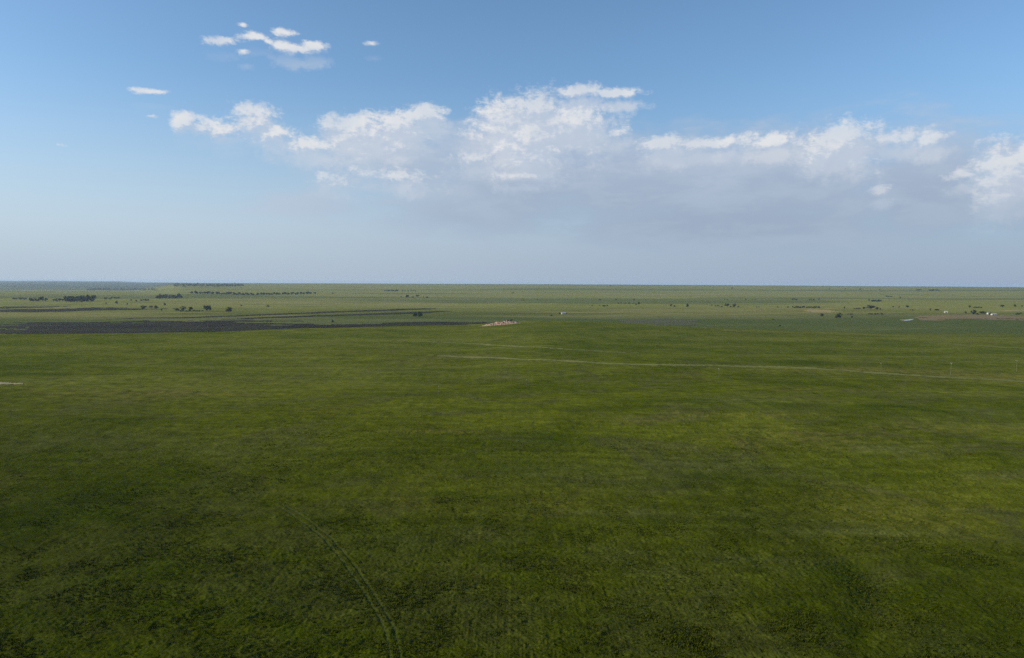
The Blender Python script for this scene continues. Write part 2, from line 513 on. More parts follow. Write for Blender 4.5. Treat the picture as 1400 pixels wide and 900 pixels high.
# sheets lying on the ground: copies of the ground's own faces, lifted a little
def drape(name, mask_fn, mat, lift, label, rmin=100, rmax=44000, thr=.5):
    r_ = rr.ravel()
    sel = np.nonzero((r_ > rmin) & (r_ < rmax) & (gy > 0))[0]
    val = np.zeros(len(gx)); val[sel] = mask_fn(gx[sel], gy[sel])
    fv = val[QUADS].mean(1)
    fs = QUADS[fv > thr]
    if len(fs) == 0:
        print("EMPTY DRAPE", name); return None
    u, inv = np.unique(fs.ravel(), return_inverse=True)
    v = verts[u].copy(); v[:, 2] += lift
    m = mesh_np(name, v, inv, 4, True)
    return tag(link(name, m, mat), label, kind="structure")


def field(name, px_pts, mat, label, lift=.25, wob=30, lam=300, rmin=1150, seed=0, soft=None):
    soft = wob * .7 if soft is None else soft
    pts = [p if isinstance(p, Vector) else at(*p) for p in px_pts]
    def fn(x, y):
        r_ = np.hypot(x, y)
        k = wob
        wx = x + k * fbm(x, y, lam, 3, 70 + seed); wy = y + k * fbm(x, y, lam, 3, 80 + seed)
        v = np.zeros(x.shape)
        for o in (-1.5, -.75, 0, .75, 1.5):
            v += in_poly(wx + o * soft, wy + o * soft * 1.4, pts) / 5.
        st = fbm(x / 6, y, lam * .16, 3, 95 + seed)
        return ((v > .5 + .7 * st) & (v > .15)).astype(float)
    return drape(name, fn, mat, lift, label, rmin)


def vpt(px, z):                        # a point at bearing px, depth z
    return Vector(((px - 700) * z / 1000, z, 0))


field("ploughed_field", [(-30, 440.5), (60, 440.5), (140, 440), (200, 439), (330, 437.4), (352, 438.5), (380, 442), (410, 442.6), (470, 442), (570, 441.8), (640, 440.8), (664, 440.2),
       vpt(668, 1420), vpt(560, 1240), vpt(400, 1200), vpt(300, 1170), vpt(200, 1160), vpt(100, 1150), vpt(-40, 1150)], SOIL, "broad dark ploughed field behind the near meadow crest", wob=28, soft=55)
field("ploughed_field", [(150, 436), (230, 434.4), (330, 431.2), (400, 428), (470, 425.2), (575, 422), (598, 421.8), (590, 423), (560, 424), (470, 427), (400, 429.8), (330, 433), (230, 435.8), (150, 437)], SOIL,
      "thin dark ploughed strip curving away beside the tree clumps", wob=20, seed=1)
field("ploughed_field", [(300, 437), (370, 433.2), (450, 430.8), (500, 428.8), (570, 426.6), (618, 424.8), (612, 426.4), (570, 429.2), (500, 431.2), (450, 433), (400, 434.6), (330, 436.9)], SOIL,
      "dark ploughed strip between the thin strip and the broad field", wob=20, seed=2)
field("ploughed_field", [(-30, 424), (60, 422.4), (150, 421), (240, 422.6), (150, 424.3), (60, 427.2), (-30, 427.6)], SOIL, "narrow dark ploughed field below the dense grove", wob=50, seed=3)
field("ploughed_field", [(-30, 420), (60, 418.8), (130, 418), (60, 421), (-30, 422)], SOIL, "thin brown ploughed strip nearest the dense grove", wob=40, seed=4)
field("pasture_field", [(840, 438), (900, 436), (950, 437.2), (965, 441), (960, 447), (920, 446.4), (870, 443.8), (850, 441)], STUBBLE, "greyish worn pasture behind the hill crest", wob=30, seed=5)
field("pasture_field", [(1262, 433.5), (1300, 430), (1350, 430.5), (1410, 433), (1410, 438.8), (1330, 437), (1260, 438.5)], STUBBLE2, "brownish worn pasture around the pale bare strips", wob=40, seed=6)
field("bare_field", [(1246, 434.7), (1252, 433.5), (1272, 434.2), (1262, 435)], TANSOIL, "small pale bare strip right of the white pond", wob=6, seed=7)
field("bare_field", [(1325, 436.4), (1345, 434.8), (1376, 435.6), (1420, 434.6), (1420, 437.6), (1390, 437.2), (1350, 436.8)], TANSOIL, "pinkish bare earth strip at the right below the farmstead", wob=12, seed=8)
field("hay_field", [(1084, 425), (1110, 423.2), (1142, 424.8), (1150, 427.2), (1110, 427.6)], HAY, "tan dry hay patch under the row of shrubs", wob=40, seed=9)
field("hay_field", [(1342, 425.4), (1380, 424.2), (1420, 423.2), (1420, 425.2), (1375, 426.2)], HAY, "pale dry hay patch behind the right farmstead", wob=40, seed=10)
field("pond_water", [(1233, 437.3), (1239, 437.6), (1244, 436.7), (1248, 436.5), (1246, 437.8), (1242, 438.6), (1238, 438.9), (1235, 438.1)], WATER, "bright stock pond in the right valley", wob=3, seed=11, lift=.35)
field("bare_sand", [(1229, 437), (1239, 437.3), (1244, 436.3), (1250, 436.2), (1248, 438), (1242, 439), (1238, 439.3), (1234, 438.6)], SANDB, "pale muddy shore around the stock pond", wob=3, seed=12, lift=.2)
field("bare_sand", [(-30, 521.8), (0, 522.6), (14, 523.8), (34, 524), (33, 526), (12, 526.2), (-30, 525.4)], SANDB, "pale bare sand bank at the left edge of the meadow", wob=2.5, soft=.4, lam=40, rmin=300, lift=.15)


def strip(name, px_list, width, mat, label, lift=.1, rmin=100, wob=2., thr=.5):
    c = curve([at(*p) for p in px_list], 8)
    xs = [p[0] for p in c]; ys = [p[1] for p in c]
    def fn(x, y):
        o = np.zeros(x.shape)
        m = (x > min(xs) - 20) & (x < max(xs) + 20) & (y > min(ys) - 20) & (y < max(ys) + 20)
        xx, yy = x[m], y[m]
        d = dist_poly(xx + wob * fbm(xx, yy, 40, 2, 90), yy + wob * fbm(xx, yy, 40, 2, 91), c)
        o[m] = (d < width / 2 * (1 + .5 * fbm(xx, yy, 25, 2, 92))).astype(float)
        return o
    return drape(name, fn, mat, lift, label, rmin, thr=thr)


strip("dirt_track", [(605, 487), (660, 489), (720, 491.5), (800, 495.5), (900, 499), (1000, 501.2), (1080, 502.6), (1130, 505.5), (1200, 510.5), (1280, 515.5), (1340, 518.5), (1430, 524)], 12, TRACK,
      "pale trodden track crossing the right half of the meadow", .12, 300)
strip("dirt_track", [(545, 466.5), (600, 468.6), (650, 470.6), (720, 474.5), (800, 479.5), (870, 483)], 9, TRACK, "faint pale track below the rock outcrop", .15, 300)
strip("dirt_track", [(1270, 469), (1330, 472.5), (1400, 476.5), (1440, 479)], 11, TRACK, "faint pale track near the right end of the meadow crest", .15, 300)
strip("dirt_track", [(960, 450.5), (1010, 453.5), (1080, 457.5), (1140, 461)], 10, TRACK, "pale line along the right slope of the crest", .15, 300)

rl = drape("wheel_rut", lambda x, y: (dist_poly(x, y, rut_l) < .2 + .14 * fbm(x, y, 5, 2, 93)).astype(float), RUT, .015, "left wheel rut of the vehicle track in the near meadow", 100, 300, .4)
rr_ = drape("wheel_rut", lambda x, y: (dist_poly(x, y, rut_r) < .2 + .14 * fbm(x, y, 5, 2, 94)).astype(float), RUT, .015, "right wheel rut of the vehicle track in the near meadow", 100, 300, .4)


# ------------------------------------------------------------------ near grass: tussocks nobody could count
def make_grass():
    N = 130000
    v = rng.uniform(200, 545, N) ** 1.0
    a = rng.uniform(-R(38.5), R(38.5), N)
    r_ = HC * 1000 / v * np.sqrt(rng.uniform(.98, 1.02, N))
    x, y = r_ * np.sin(a), r_ * np.cos(a)
    dens = fbm(x, y, 14, 3, 101) + .7 * fbm(x, y, 70, 2, 102)
    keep = dens * .45 > rng.uniform(-.62, .38, N)
    d2 = np.minimum(dist_poly(x, y, rut_l), dist_poly(x, y, rut_r))
    keep &= d2 > .35
    x, y, dens = x[keep], y[keep], dens[keep]
    n = len(x)
    hz = base_height(x, y) - .05
    nb = 5
    ang = rng.uniform(0, 2 * np.pi, (n, nb)); sz = (rng.uniform(.22, .5, n) * (1 + .8 * np.clip(dens, 0, 1)))[:, None]
    hh = sz * rng.uniform(.6, 1.15, (n, nb)); ln = sz * rng.uniform(.2, .8, (n, nb)); wd = sz * rng.uniform(.12, .26, (n, nb))
    ox = rng.uniform(-.3, .3, (n, nb)) * sz * 1.6; oy = rng.uniform(-.3, .3, (n, nb)) * sz * 1.6
    ca, sa = np.cos(ang), np.sin(ang)
    bx, by = x[:, None] + ox, y[:, None] + oy
    z0 = hz[:, None]
    A = np.stack([bx - sa * wd, by + ca * wd, z0 + 0 * ang], -1)
    B = np.stack([bx + sa * wd, by - ca * wd, z0 + 0 * ang], -1)
    C = np.stack([bx + ca * ln, by + sa * ln, z0 + hh], -1)
    V_ = np.stack([A, B, C], 2).reshape(-1, 3)
    m = mesh_np("grass", V_, np.arange(len(V_)), 3, False)
    # the same colour patches as the ground
    return m


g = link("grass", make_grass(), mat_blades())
tag(g, "tufted green grass of the near meadow", kind="stuff")


# ------------------------------------------------------------------ trees
def tube(bm, p, q, a, b, n=6):
    p, q = Vector(p), Vector(q)
    d = (q - p).normalized(); s = d.orthogonal().normalized(); t = d.cross(s)
    r1 = [bm.verts.new(p + (s * math.cos(2 * math.pi * k / n) + t * math.sin(2 * math.pi * k / n)) * a) for k in range(n)]
    r2 = [bm.verts.new(q + (s * math.cos(2 * math.pi * k / n) + t * math.sin(2 * math.pi * k / n)) * b) for k in range(n)]
    for k in range(n): bm.faces.new((r1[k], r1[(k + 1) % n], r2[(k + 1) % n], r2[k]))
    bm.faces.new(r2)


def to_mesh(bm, name, mat):
    m = bpy.data.meshes.new(name); bm.to_mesh(m); bm.free(); m.materials.append(mat)
    return m


def crown_mesh(seed, mat, lobes, base, leaf, per, wid=.5, shape='round'):
    rd = random.Random(seed)
    bm = bmesh.new()
    L = []
    for k in range(lobes):
        a = rd.uniform(0, 6.283); z = rd.uniform(base + .12, .86)
        u = (z - base) / (1 - base)
        mr = wid * math.sqrt(max(.05, 1 - (2 * u - .85) ** 2)) if shape == 'round' else wid * (.35 + .65 * u)
        q = mr * math.sqrt(rd.random()) * .75
        L.append((Vector((q * math.cos(a), q * math.sin(a), z)), rd.uniform(.13, .22)))
    for c, s in L:
        for k in range(per):
            d = Vector((rd.gauss(0, 1), rd.gauss(0, 1), rd.gauss(0, 1))).normalized()
            p = c + d * s * rd.uniform(.45, 1.05)
            if p.z > 1 or p.z < base * .6: continue
            n = (d + Vector((rd.gauss(0, .6), rd.gauss(0, .6), rd.gauss(0, .6) + .3))).normalized()
            t = n.orthogonal().normalized(); b = n.cross(t); w = leaf * rd.uniform(.6, 1.4)
            ro = rd.uniform(0, 6.28); t, b = t * math.cos(ro) + b * math.sin(ro), b * math.cos(ro) - t * math.sin(ro)
            bm.faces.new([bm.verts.new(p + t * w), bm.verts.new(p + b * w * .7), bm.verts.new(p - t * w), bm.verts.new(p - b * w * .7)])
    return to_mesh(bm, "crown", mat)


def trunk_mesh(seed, base, wid):
    rd = random.Random(seed)
    bm = bmesh.new()
    tube(bm, (0, 0, -.04), (.01, .0, base + .08), .032, .024, 7)
    tube(bm, (.01, 0, base + .08), (.0, .02, .7), .024, .008, 6)
    for k in range(6):
        a = k * 1.05 + rd.uniform(-.3, .3); z = base + .05 + .06 * k
        l = wid * rd.uniform(.5, .8)
        tube(bm, (0.01, 0, z), (l * math.cos(a), l * math.sin(a), min(.92, z + rd.uniform(.12, .3))), .013, .004, 5)
    return to_mesh(bm, "trunk", BARK)


PROTO = {}
for kind, mat, base, per, lob, wid in (('dark', LEAFD, .16, 60, 13, .46), ('olive', LEAFM, .18, 50, 12, .46), ('grey', LEAFG, .22, 34, 10, .46)):
    PROTO[kind] = [(crown_mesh(hash_, mat, lob, base, .062, per, wid), trunk_mesh(hash_, base, wid)) for hash_ in ((len(kind) * 10 + 1), (len(kind) * 10 + 2), (len(kind) * 10 + 3))]
for kind, mat in (('shrub', LEAFD), ('oshrub', LEAFM)):
    PROTO[kind] = [crown_mesh(len(kind) * 7 + k, mat, 9, .0, .075, 45, .42) for k in range(3)]
_n = [0]


def plant(px, row, h, w, kind, label, group=None, name=None, cat=None):
    """a tree or shrub whose foot shows at (px, row); h and w in px of the photograph"""
    p = at(px, row)
    d = (p - Vector((0, 0, HC))).length
    hm = max(h, 1.6) * d / FPX; wm = w * d / FPX
    k = _n[0] % 3; _n[0] += 1
    shr = kind in ('shrub', 'oshrub')
    rot = random.uniform(0, 6.28)
    if shr:
        o = link(name or "shrub", PROTO[kind][k])
        tag(o, label, cat or "shrub", group)
    else:
        o = bpy.data.objects.new(name or "tree", None); COL.objects.link(o)
        tag(o, label, cat or "tree", group)
        c, t = PROTO[kind][k]
        link("crown", c, None, o); link("trunk", t, None, o)
    o.location = p - Vector((0, 0, .03 * hm)); o.rotation_euler = (0, 0, rot)
    o.scale = (wm / .95, wm / .95, hm)
    return o


def row_of(n, x0, x1, row0, row1, h, w, kind, label, group, jx=1.0, jr=.4, name=None):
    for i in range(n):
        t = (i + .5) / n
        plant(x0 + (x1 - x0) * t + random.uniform(-jx, jx), row0 + (row1 - row0) * t + random.uniform(-jr, jr),
              h * random.uniform(.75, 1.2), w * random.uniform(.8, 1.25), kind if isinstance(kind, str) else random.choice(kind), label, group, name)


# groves and rows, from the left of the photograph to the right
row_of(12, 88, 130, 412.6, 411.2, 6.4, 7, ('dark',), "dark tree massed in the dense grove at the far left", "trees of the dense left grove", 1.4, .6)
row_of(8, 88, 128, 414, 412.6, 4.6, 6, ('dark', 'olive'), "dark tree massed in the dense grove at the far left", "trees of the dense left grove", 1.4, .5)
row_of(7, 40, 64, 412.6, 412, 4.8, 4.6, ('dark', 'olive'), "tree in the ragged clump just left of the dense grove", "trees of the ragged left clump")
row_of(4, 72, 87, 412.4, 412.2, 3.6, 4.4, ('dark', 'olive'), "tree filling the gap between ragged clump and dense grove", "trees between the two left groves")
row_of(5, 16, 37, 409.8, 409.4, 2.2, 4.4, 'shrub', "low shrub in the thin hedge near the left edge", "shrubs of the left edge hedge")
row_of(3, 142, 151, 409.6, 409.2, 2, 3.6, 'shrub', "low shrub in the short hedge right of the dense grove", "shrubs of the short hedge")
row_of(4, 152, 164, 408.8, 408.4, 2, 3.6, 'shrub', "low shrub in the straight hedge right of the short hedge", "shrubs of the straight hedge")
plant(159.5, 415.6, 4, 4, 'dark', "small lone dark tree right of the dense grove")
plant(174, 417, 2.8, 2.4, 'shrub', "thin upright shrub right of the small lone dark tree")
plant(145, 415.6, 1.8, 3, 'shrub', "low lone shrub just right below the dense grove")
plant(179, 412, 2.4, 3, 'shrub', "small shrub, left of two standing before the dark hedge")
plant(186.5, 412.6, 3, 2.8, 'shrub', "small upright shrub next to the left end of the dark hedge")
row_of(4, 191, 205, 411.6, 411.4, 2.6, 4.4, 'shrub', "dark shrub in the hedge left of the mid grove", "shrubs of the dark hedge", .5, .1)
row_of(9, 212, 250, 408.6, 408.2, 4.2, 6, ('dark', 'olive'), "tree in the long low mid grove above the field clumps", "trees of the mid grove", 1, .3)
row_of(6, 215, 246, 405.6, 405, 3, 5, ('dark', 'olive'), "tree in the long low mid grove above the field clumps", "trees of the mid grove", 1, .3)
plant(195.6, 422.6, 4.6, 8, 'dark', "round dark tree alone left of the brownish pair")
plant(206.5, 423, 4.8, 5.5, 'grey', "brownish tree, left one of a pair in the fields")
plant(213, 423.2, 5.2, 7, 'grey', "brownish tree, wider right one of a pair in the fields")
plant(225, 418.2, 4, 3.6, 'olive', "small tree standing alone below the mid grove")
plant(221.5, 424.6, 2, 3, 'oshrub', "low shrub right of the brownish pair of trees")
plant(241, 426.4, 5, 8, 'grey', "pale sparse tree at the left end of the field clump")
plant(250, 425.6, 7, 8.5, 'grey', "tall brownish grey tree in the field clump")
plant(261.5, 425.4, 5.6, 8, 'dark', "dark green round tree in the middle of the field clump")
row_of(8, 245, 279, 425.9, 425.9, 1.8, 5, 'shrub', "low dark shrub along the foot of the field clump", "shrubs under the field clump", .6, .15)
plant(282, 425.8, 8, 8.5, 'dark', "largest dark tree at the right of the field clump")
plant(287, 425.6, 7.8, 4.2, 'dark', "slender dark tree hugging the largest field clump tree")
plant(313, 427.3, 7.2, 11, 'olive', "broad round tree alone right of the field clump")
plant(366, 419.6, 2.6, 5.5, 'shrub', "dark shrub alone on the pasture below the long treeline")
plant(330, 418.4, 1.4, 4, 'oshrub', "tiny shrub on the pasture left of the dark lone shrub")
row_of(26, 258, 345, 401.5, 404, 3.4, 5, ('dark', 'olive'), "tree in the long dark treeline left of centre", "trees of the long treeline", 1.2, .25)
row_of(24, 345, 431, 404, 402.2, 3.2, 5, ('dark', 'dark', 'olive'), "tree in the long dark treeline left of centre", "trees of the long treeline", 1.2, .25)
plant(455, 402, 2.2, 3, 'dark', "tiny lone tree right of the long treeline")
plant(454.6, 441.4, 4.6, 3.8, 'dark', "small upright tree on the broad ploughed field edge")
row_of(7, 525, 545, 398.4, 398.6, 2.4, 4, 'dark', "tree in the short far row near the middle of the horizon", "trees of the short far row", .6, .1)
row_of(6, 549, 570, 398.4, 398.6, 1.5, 3, 'shrub', "tiny shrub scattered right of the short far row", "shrubs beside the short far row", 1, .1)
plant(548.5, 406.6, 1.6, 3, 'shrub', "tiny shrub left of the mid distance tree pair")
plant(556.5, 406.8, 4, 6.5, 'dark', "left tree of the mid distance pair near centre")
plant(564.5, 406.8, 2, 4.4, 'shrub', "low shrub between the mid distance pair of trees")
plant(571.3, 406.8, 3.8, 6, 'olive', "right tree of the mid distance pair near centre")
plant(579, 407.4, 1.6, 3.4, 'shrub', "tiny shrub right of the mid distance pair of trees")
plant(584, 407.6, 2.2, 5, 'shrub', "flat dark shrub farthest right of the mid distance pair")
plant(567, 433.9, 6.8, 8, 'dark', "left of two round dark trees alone near the fields end")
plant(574.2, 434, 8.4, 8.4, 'dark', "taller right one of two round dark trees touching")
plant(701, 401.2, 2, 4, 'shrub', "small far shrub above the rock outcrop")
plant(715.7, 411.2, 2.4, 1.8, 'shrub', "thin far shrub behind the hilltop, left one of two")
plant(735, 411.2, 3, 2, 'shrub', "thin far shrub behind the hilltop, right one of two")
plant(753.4, 432.2, 2.2, 5.2, 'shrub', "flat black looking shrub left of the cream farmhouse")
plant(765, 429.6, 2.4, 4.2, 'shrub', "dark shrub against the left end of the cream farmhouse")
plant(774.2, 429.8, 2, 2.2, 'shrub', "dark shrub at the right end of the cream farmhouse")
plant(809.5, 418.8, 2, 2.2, 'shrub', "small shrub, leftmost in the line above the farmhouse")
plant(819.5, 418.8, 1.6, 2.2, 'shrub', "small shrub, second in the line above the farmhouse")
row_of(3, 823, 828, 419.2, 419.2, 1.8, 3, 'shrub', "low shrub leading to the darkest one above the farmhouse", "low shrubs above the farmhouse", .3, .1)
plant(829.8, 419.4, 2.7, 4, 'shrub', "darkest shrub of the line right above the farmhouse")
plant(834, 391.4, 1.7, 2, 'shrub', "tiny shrub on the horizon right of the middle")
plant(820, 410.8, 2.4, 4.5, 'oshrub', "greyish shrub, left one of a far loose row")
plant(842, 411.2, 2, 3, 'oshrub', "greyish shrub in the middle of a far loose row")
plant(867, 410.8, 2.6, 2.6, 'oshrub', "upright shrub at the right of a far loose row")
row_of(5, 842, 868, 415.2, 415.6, 1.6, 4, 'shrub', "low shrub in the faint hedge left of the dark pair", "shrubs of the faint hedge", 1, .2)
plant(869.6, 416.9, 2.4, 3.4, 'shrub', "lower bush of the dark pair right of the faint hedge")
plant(873.6, 416.8, 4.2, 3.6, 'dark', "taller tree of the dark pair right of the faint hedge")
plant(917.2, 419.2, 4, 3, 'dark', "slim dark tree with a bush at its right side")
plant(922, 419.7, 2.6, 3.4, 'shrub', "bush beside the slim dark tree")
plant(939.5, 420.4, 5.2, 4.2, 'dark', "dark tree standing alone right of centre")
plant(973.2, 418.8, 2.2, 2.8, 'shrub', "small bush at the left end of the twin tree row")
row_of(3, 977, 984, 419, 419.2, 1.6, 3, 'shrub', "low bush between the end bush and twin trees", "low bushes left of the twin trees", .4, .1)
plant(986.6, 420.2, 2.3, 2.8, 'shrub', "bush touching the left twin tree")
plant(994, 420.2, 5.2, 7.5, 'olive', "left tree of the grey green twin pair")
plant(999.2, 420.4, 2, 4, 'shrub', "bush between the grey green twin trees")
plant(1004, 420.2, 5.2, 6, 'olive', "right tree of the grey green twin pair")
plant(1009.5, 420, 1.6, 4, 'shrub', "low bush at the right of the twin pair")
plant(990.5, 410.8, 2, 2, 'shrub', "far small bush, left one of two above the twin pair")
plant(994.3, 410.8, 2, 2, 'shrub', "far small bush, right one of two above the twin pair")
plant(1019.2, 410.8, 2.2, 2.6, 'shrub', "far bush, leftmost and darkest of three in a line")
plant(1028, 410.8, 1.8, 1.8, 'shrub', "far bush, middle one of three in a line")
plant(1032.5, 410.4, 1.8, 1.6, 'shrub', "far bush, rightmost and smallest of three in a line")
plant(1034.6, 421, 2, 2.2, 'shrub', "left bush of two right of the twin trees")
plant(1037.8, 421, 2, 2.2, 'shrub', "right bush of two right of the twin trees")
plant(1063.5, 420.8, 2.2, 2.2, 'shrub', "lone small bush left of the hay patch shrubs")
plant(1077.2, 421, 2.3, 2.8, 'shrub', "round bush leading the row above the tan hay patch")
row_of(14, 1082, 1121, 421.3, 421.5, 2.7, 3.8, 'shrub', "dark bush in the row above the tan hay patch", "bushes above the hay patch", .5, .12)
row_of(3, 1082.5, 1089.5, 410.6, 410.7, 2.3, 3, 'shrub', "far dark bush above the left of the hay patch row", "far bushes above the hay row", .3, .1)
row_of(3, 1105, 1114, 410.8, 410.8, 1.7, 3, 'shrub', "far low bush above the right of the hay patch row", "far low bushes above the hay row", .4, .1)
plant(1119.8, 410.8, 2.6, 2.6, 'shrub', "far upright bush right of the far low bushes")
plant(1056.6, 438, 1.8, 4, 'shrub', "flat dark bush in the dark green draw")
plant(1066, 446, 1.7, 3.6, 'shrub', "flat dark bush below the dark green draw")
plant(1123.5, 434, 5.2, 5, 'olive', "ragged tree left of the dark valley tree")
plant(1148.2, 435.2, 7.2, 7, 'dark', "dark round tree in the right valley")
plant(1144.3, 435.4, 5.6, 5.4, 'olive', "greyish tree merging with the dark valley tree")
plant(1164.5, 434.4, 1.9, 4.4, 'shrub', "low bush right of the dark valley tree")
row_of(3, 1158, 1166, 430.4, 430.4, 1.6, 4, 'oshrub', "faint olive bush behind the dark valley tree", "faint bushes behind the valley tree", .5, .1)
row_of(5, 1187, 1206, 430, 430, 1.7, 4.6, 'oshrub', "faint low bush in a line left of the pond", "faint bushes left of the pond", .5, .15)
plant(1154.5, 422.2, 2.7, 2.8, 'shrub', "dark small bush left of the grey mound shaped tree")
row_of(4, 1167, 1177, 422.7, 422.8, 1.5, 3.2, 'oshrub', "low bush leading to the grey mound shaped tree", "low bushes left of the mound tree", .4, .1)
plant(1181, 423.3, 3.6, 3.4, 'dark', "small dark tree against the left of the mound tree")
plant(1190, 423.8, 6, 12.5, 'olive', "wide grey mound shaped tree in the right middle distance")
plant(1198.6, 423.6, 3.6, 5.5, 'olive', "small tree against the right of the mound tree")
plant(1203, 423.4, 2, 3, 'oshrub', "low bush at the right tip of the mound tree group")
plant(1188, 412, 3.1, 2.2, 'dark', "slim far tree left of the far straight hedge")
row_of(7, 1190.5, 1205, 412.6, 412.7, 2.6, 3.6, 'shrub', "dark bush in the far straight hedge on the right", "bushes of the far straight hedge", .4, .1)
row_of(4, 1211, 1220, 406, 406.2, 1.6, 3, 'shrub', "small far bush above the far straight hedge", "small bushes above the far hedge", .4, .1)
plant(1230.6, 408, 2.1, 2.8, 'shrub', "lone far bush right of the small far bushes")
plant(1221, 420.8, 2.2, 2.8, 'shrub', "left bush of three spaced out above the pond")
plant(1229, 420.8, 2.6, 1.8, 'shrub', "thin middle bush of three spaced out above the pond")
plant(1240.2, 420.8, 3.1, 4.6, 'dark', "right dark tree of three plants above the pond")
plant(1244.5, 424.6, 1.7, 1.8, 'oshrub', "tiny bush, left one of two above the pale bare strip")
plant(1247.6, 424.8, 1.7, 2.4, 'oshrub', "tiny bush, right one of two above the pale bare strip")
plant(1272.2, 424.6, 2.7, 2.6, 'shrub', "small upright bush left of the grey flat bush")
plant(1281, 425.2, 2.6, 8, 'oshrub', "grey flat wide bush left of the white shed")
row_of(3, 1252, 1260, 397.2, 397.2, 1.6, 4, 'shrub', "far bush in the left of two hedges under the right horizon", "bushes of the left far hedge", .5, .1)
row_of(4, 1270, 1284, 397.6, 397.6, 1.7, 4.4, 'shrub', "far bush in the right of two hedges under the right horizon", "bushes of the right far hedge", .5, .1)
plant(1202.8, 396.9, 1.7, 2.2, 'shrub', "tiny far bush left of the two far hedges")
plant(1325.6, 420.8, 2.9, 4, 'dark', "dark small tree with a low hedge at its right")
row_of(4, 1330, 1343, 421.2, 421.2, 1.5, 3.6, 'shrub', "low bush in the hedge behind the farmstead", "bushes of the hedge behind the farmstead", .5, .1)
plant(1320, 428.7, 2.6, 3, 'shrub', "bush left of the farmstead's big tree")
plant(1330.6, 430, 5.8, 7.2, 'dark', "big dark tree of the right farmstead")
plant(1336.6, 430.2, 2.2, 4, 'shrub', "bush beside the big farmstead tree")
plant(1342.4, 430.2, 4.2, 8.4, 'olive', "wide olive tree in the middle of the right farmstead")
plant(1354, 430.4, 2.6, 5, 'shrub', "bush between the two farmstead sheds")
plant(1370.4, 420.4, 3.1, 5, 'dark', "dark rounded tree behind the right farmstead")
plant(1387.4, 419.8, 3.2, 3.4, 'dark', "dark upright tree right of the dark rounded tree")
plant(1397.6, 420.2, 2.2, 2.6, 'shrub', "small bush near the right edge beyond the upright tree")
row_of(3, 1388, 1398, 430.4, 430.4, 2.6, 3.6, 'shrub', "bush in the short row at the right edge of the farmstead", "bushes at the right edge", .4, .1)
plant(1001, 394.6, 1.6, 3.4, 'shrub', "tiny far bush under the horizon above the twin pair")
plant(1134, 396, 1.6, 3, 'shrub', "tiny far bush, left one of three under the right horizon")
plant(1156, 396.2, 1.6, 3, 'shrub', "tiny far bush, middle one of three under the right horizon")
plant(1176, 396.2, 1.6, 3, 'shrub', "tiny far bush, right one of three under the right horizon")


def far_wood(n, fn, label):
    bm = bmesh.new()
    rd = random.Random(n)
    for i in range(n):
        px, row = fn(rd)
        p = at(px, row); d = p.length
        hm = rd.uniform(1.2, 2.2) * d / FPX; w = rd.uniform(1.5, 3) * d / FPX
        for k in range(14):
            q = Vector((rd.gauss(0, .35) * w, rd.gauss(0, .35) * w, hm * rd.uniform(.1, 1)))
            s = .22 * hm
            n_ = Vector((rd.gauss(0, 1), rd.gauss(0, 1), rd.gauss(0, 1))).normalized()
            t = n_.orthogonal().normalized() * s; b = n_.cross(t)
            bm.faces.new([bm.verts.new(p + q + t), bm.verts.new(p + q + b), bm.verts.new(p + q - t), bm.verts.new(p + q - b)])
    o = link("far_wood", to_mesh(bm, "far_wood", LEAFD))
    tag(o, label, kind="stuff")


far_wood(220, lambda rd: (rd.uniform(238, 332), 391 + rd.gauss(0, .9)), "blue hazy wood on the far bluff at left")
far_wood(130, lambda rd: (rd.uniform(120, 215), 396.6 + rd.gauss(0, .5)), "blue hazy treeline in the far left valley")


# ------------------------------------------------------------------ utility poles
def box(bm, c, s):
    m = bmesh.ops.create_cube(bm, size=1.0)
    for v in m['verts']: v.co = Vector((v.co.x * s[0] + c[0], v.co.y * s[1] + c[1], v.co.z * s[2] + c[2]))


def pole_meshes():
    bm = bmesh.new(); tube(bm, (0, 0, -.4), (0, 0, 4), .115, .105, 10); tube(bm, (0, 0, 4), (0, 0, 7.6), .105, .085, 10)
    a = to_mesh(bm, "pole", WOOD)
    bm = bmesh.new(); box(bm, (0, .14, 7.05), (1.5, .08, .10))
    b = to_mesh(bm, "crossarm", WOOD)
    bm = bmesh.new()
    tube(bm, (0, 0, 0), (0, 0, .07), .05, .07, 8); tube(bm, (0, 0, .07), (0, 0, .12), .04, .06, 8); tube(bm, (0, 0, .12), (0, 0, .2), .05, .02, 8)
    c = to_mesh(bm, "insulator", CERAM)
    bm = bmesh.new(); tube(bm, (-.55, .16, 6.98), (0, .14, 6.4), .03, .03, 6); tube(bm, (.55, .16, 6.98), (0, .14, 6.4), .03, .03, 6)
    d = to_mesh(bm, "brace", WIRE)
    return a, b, c, d


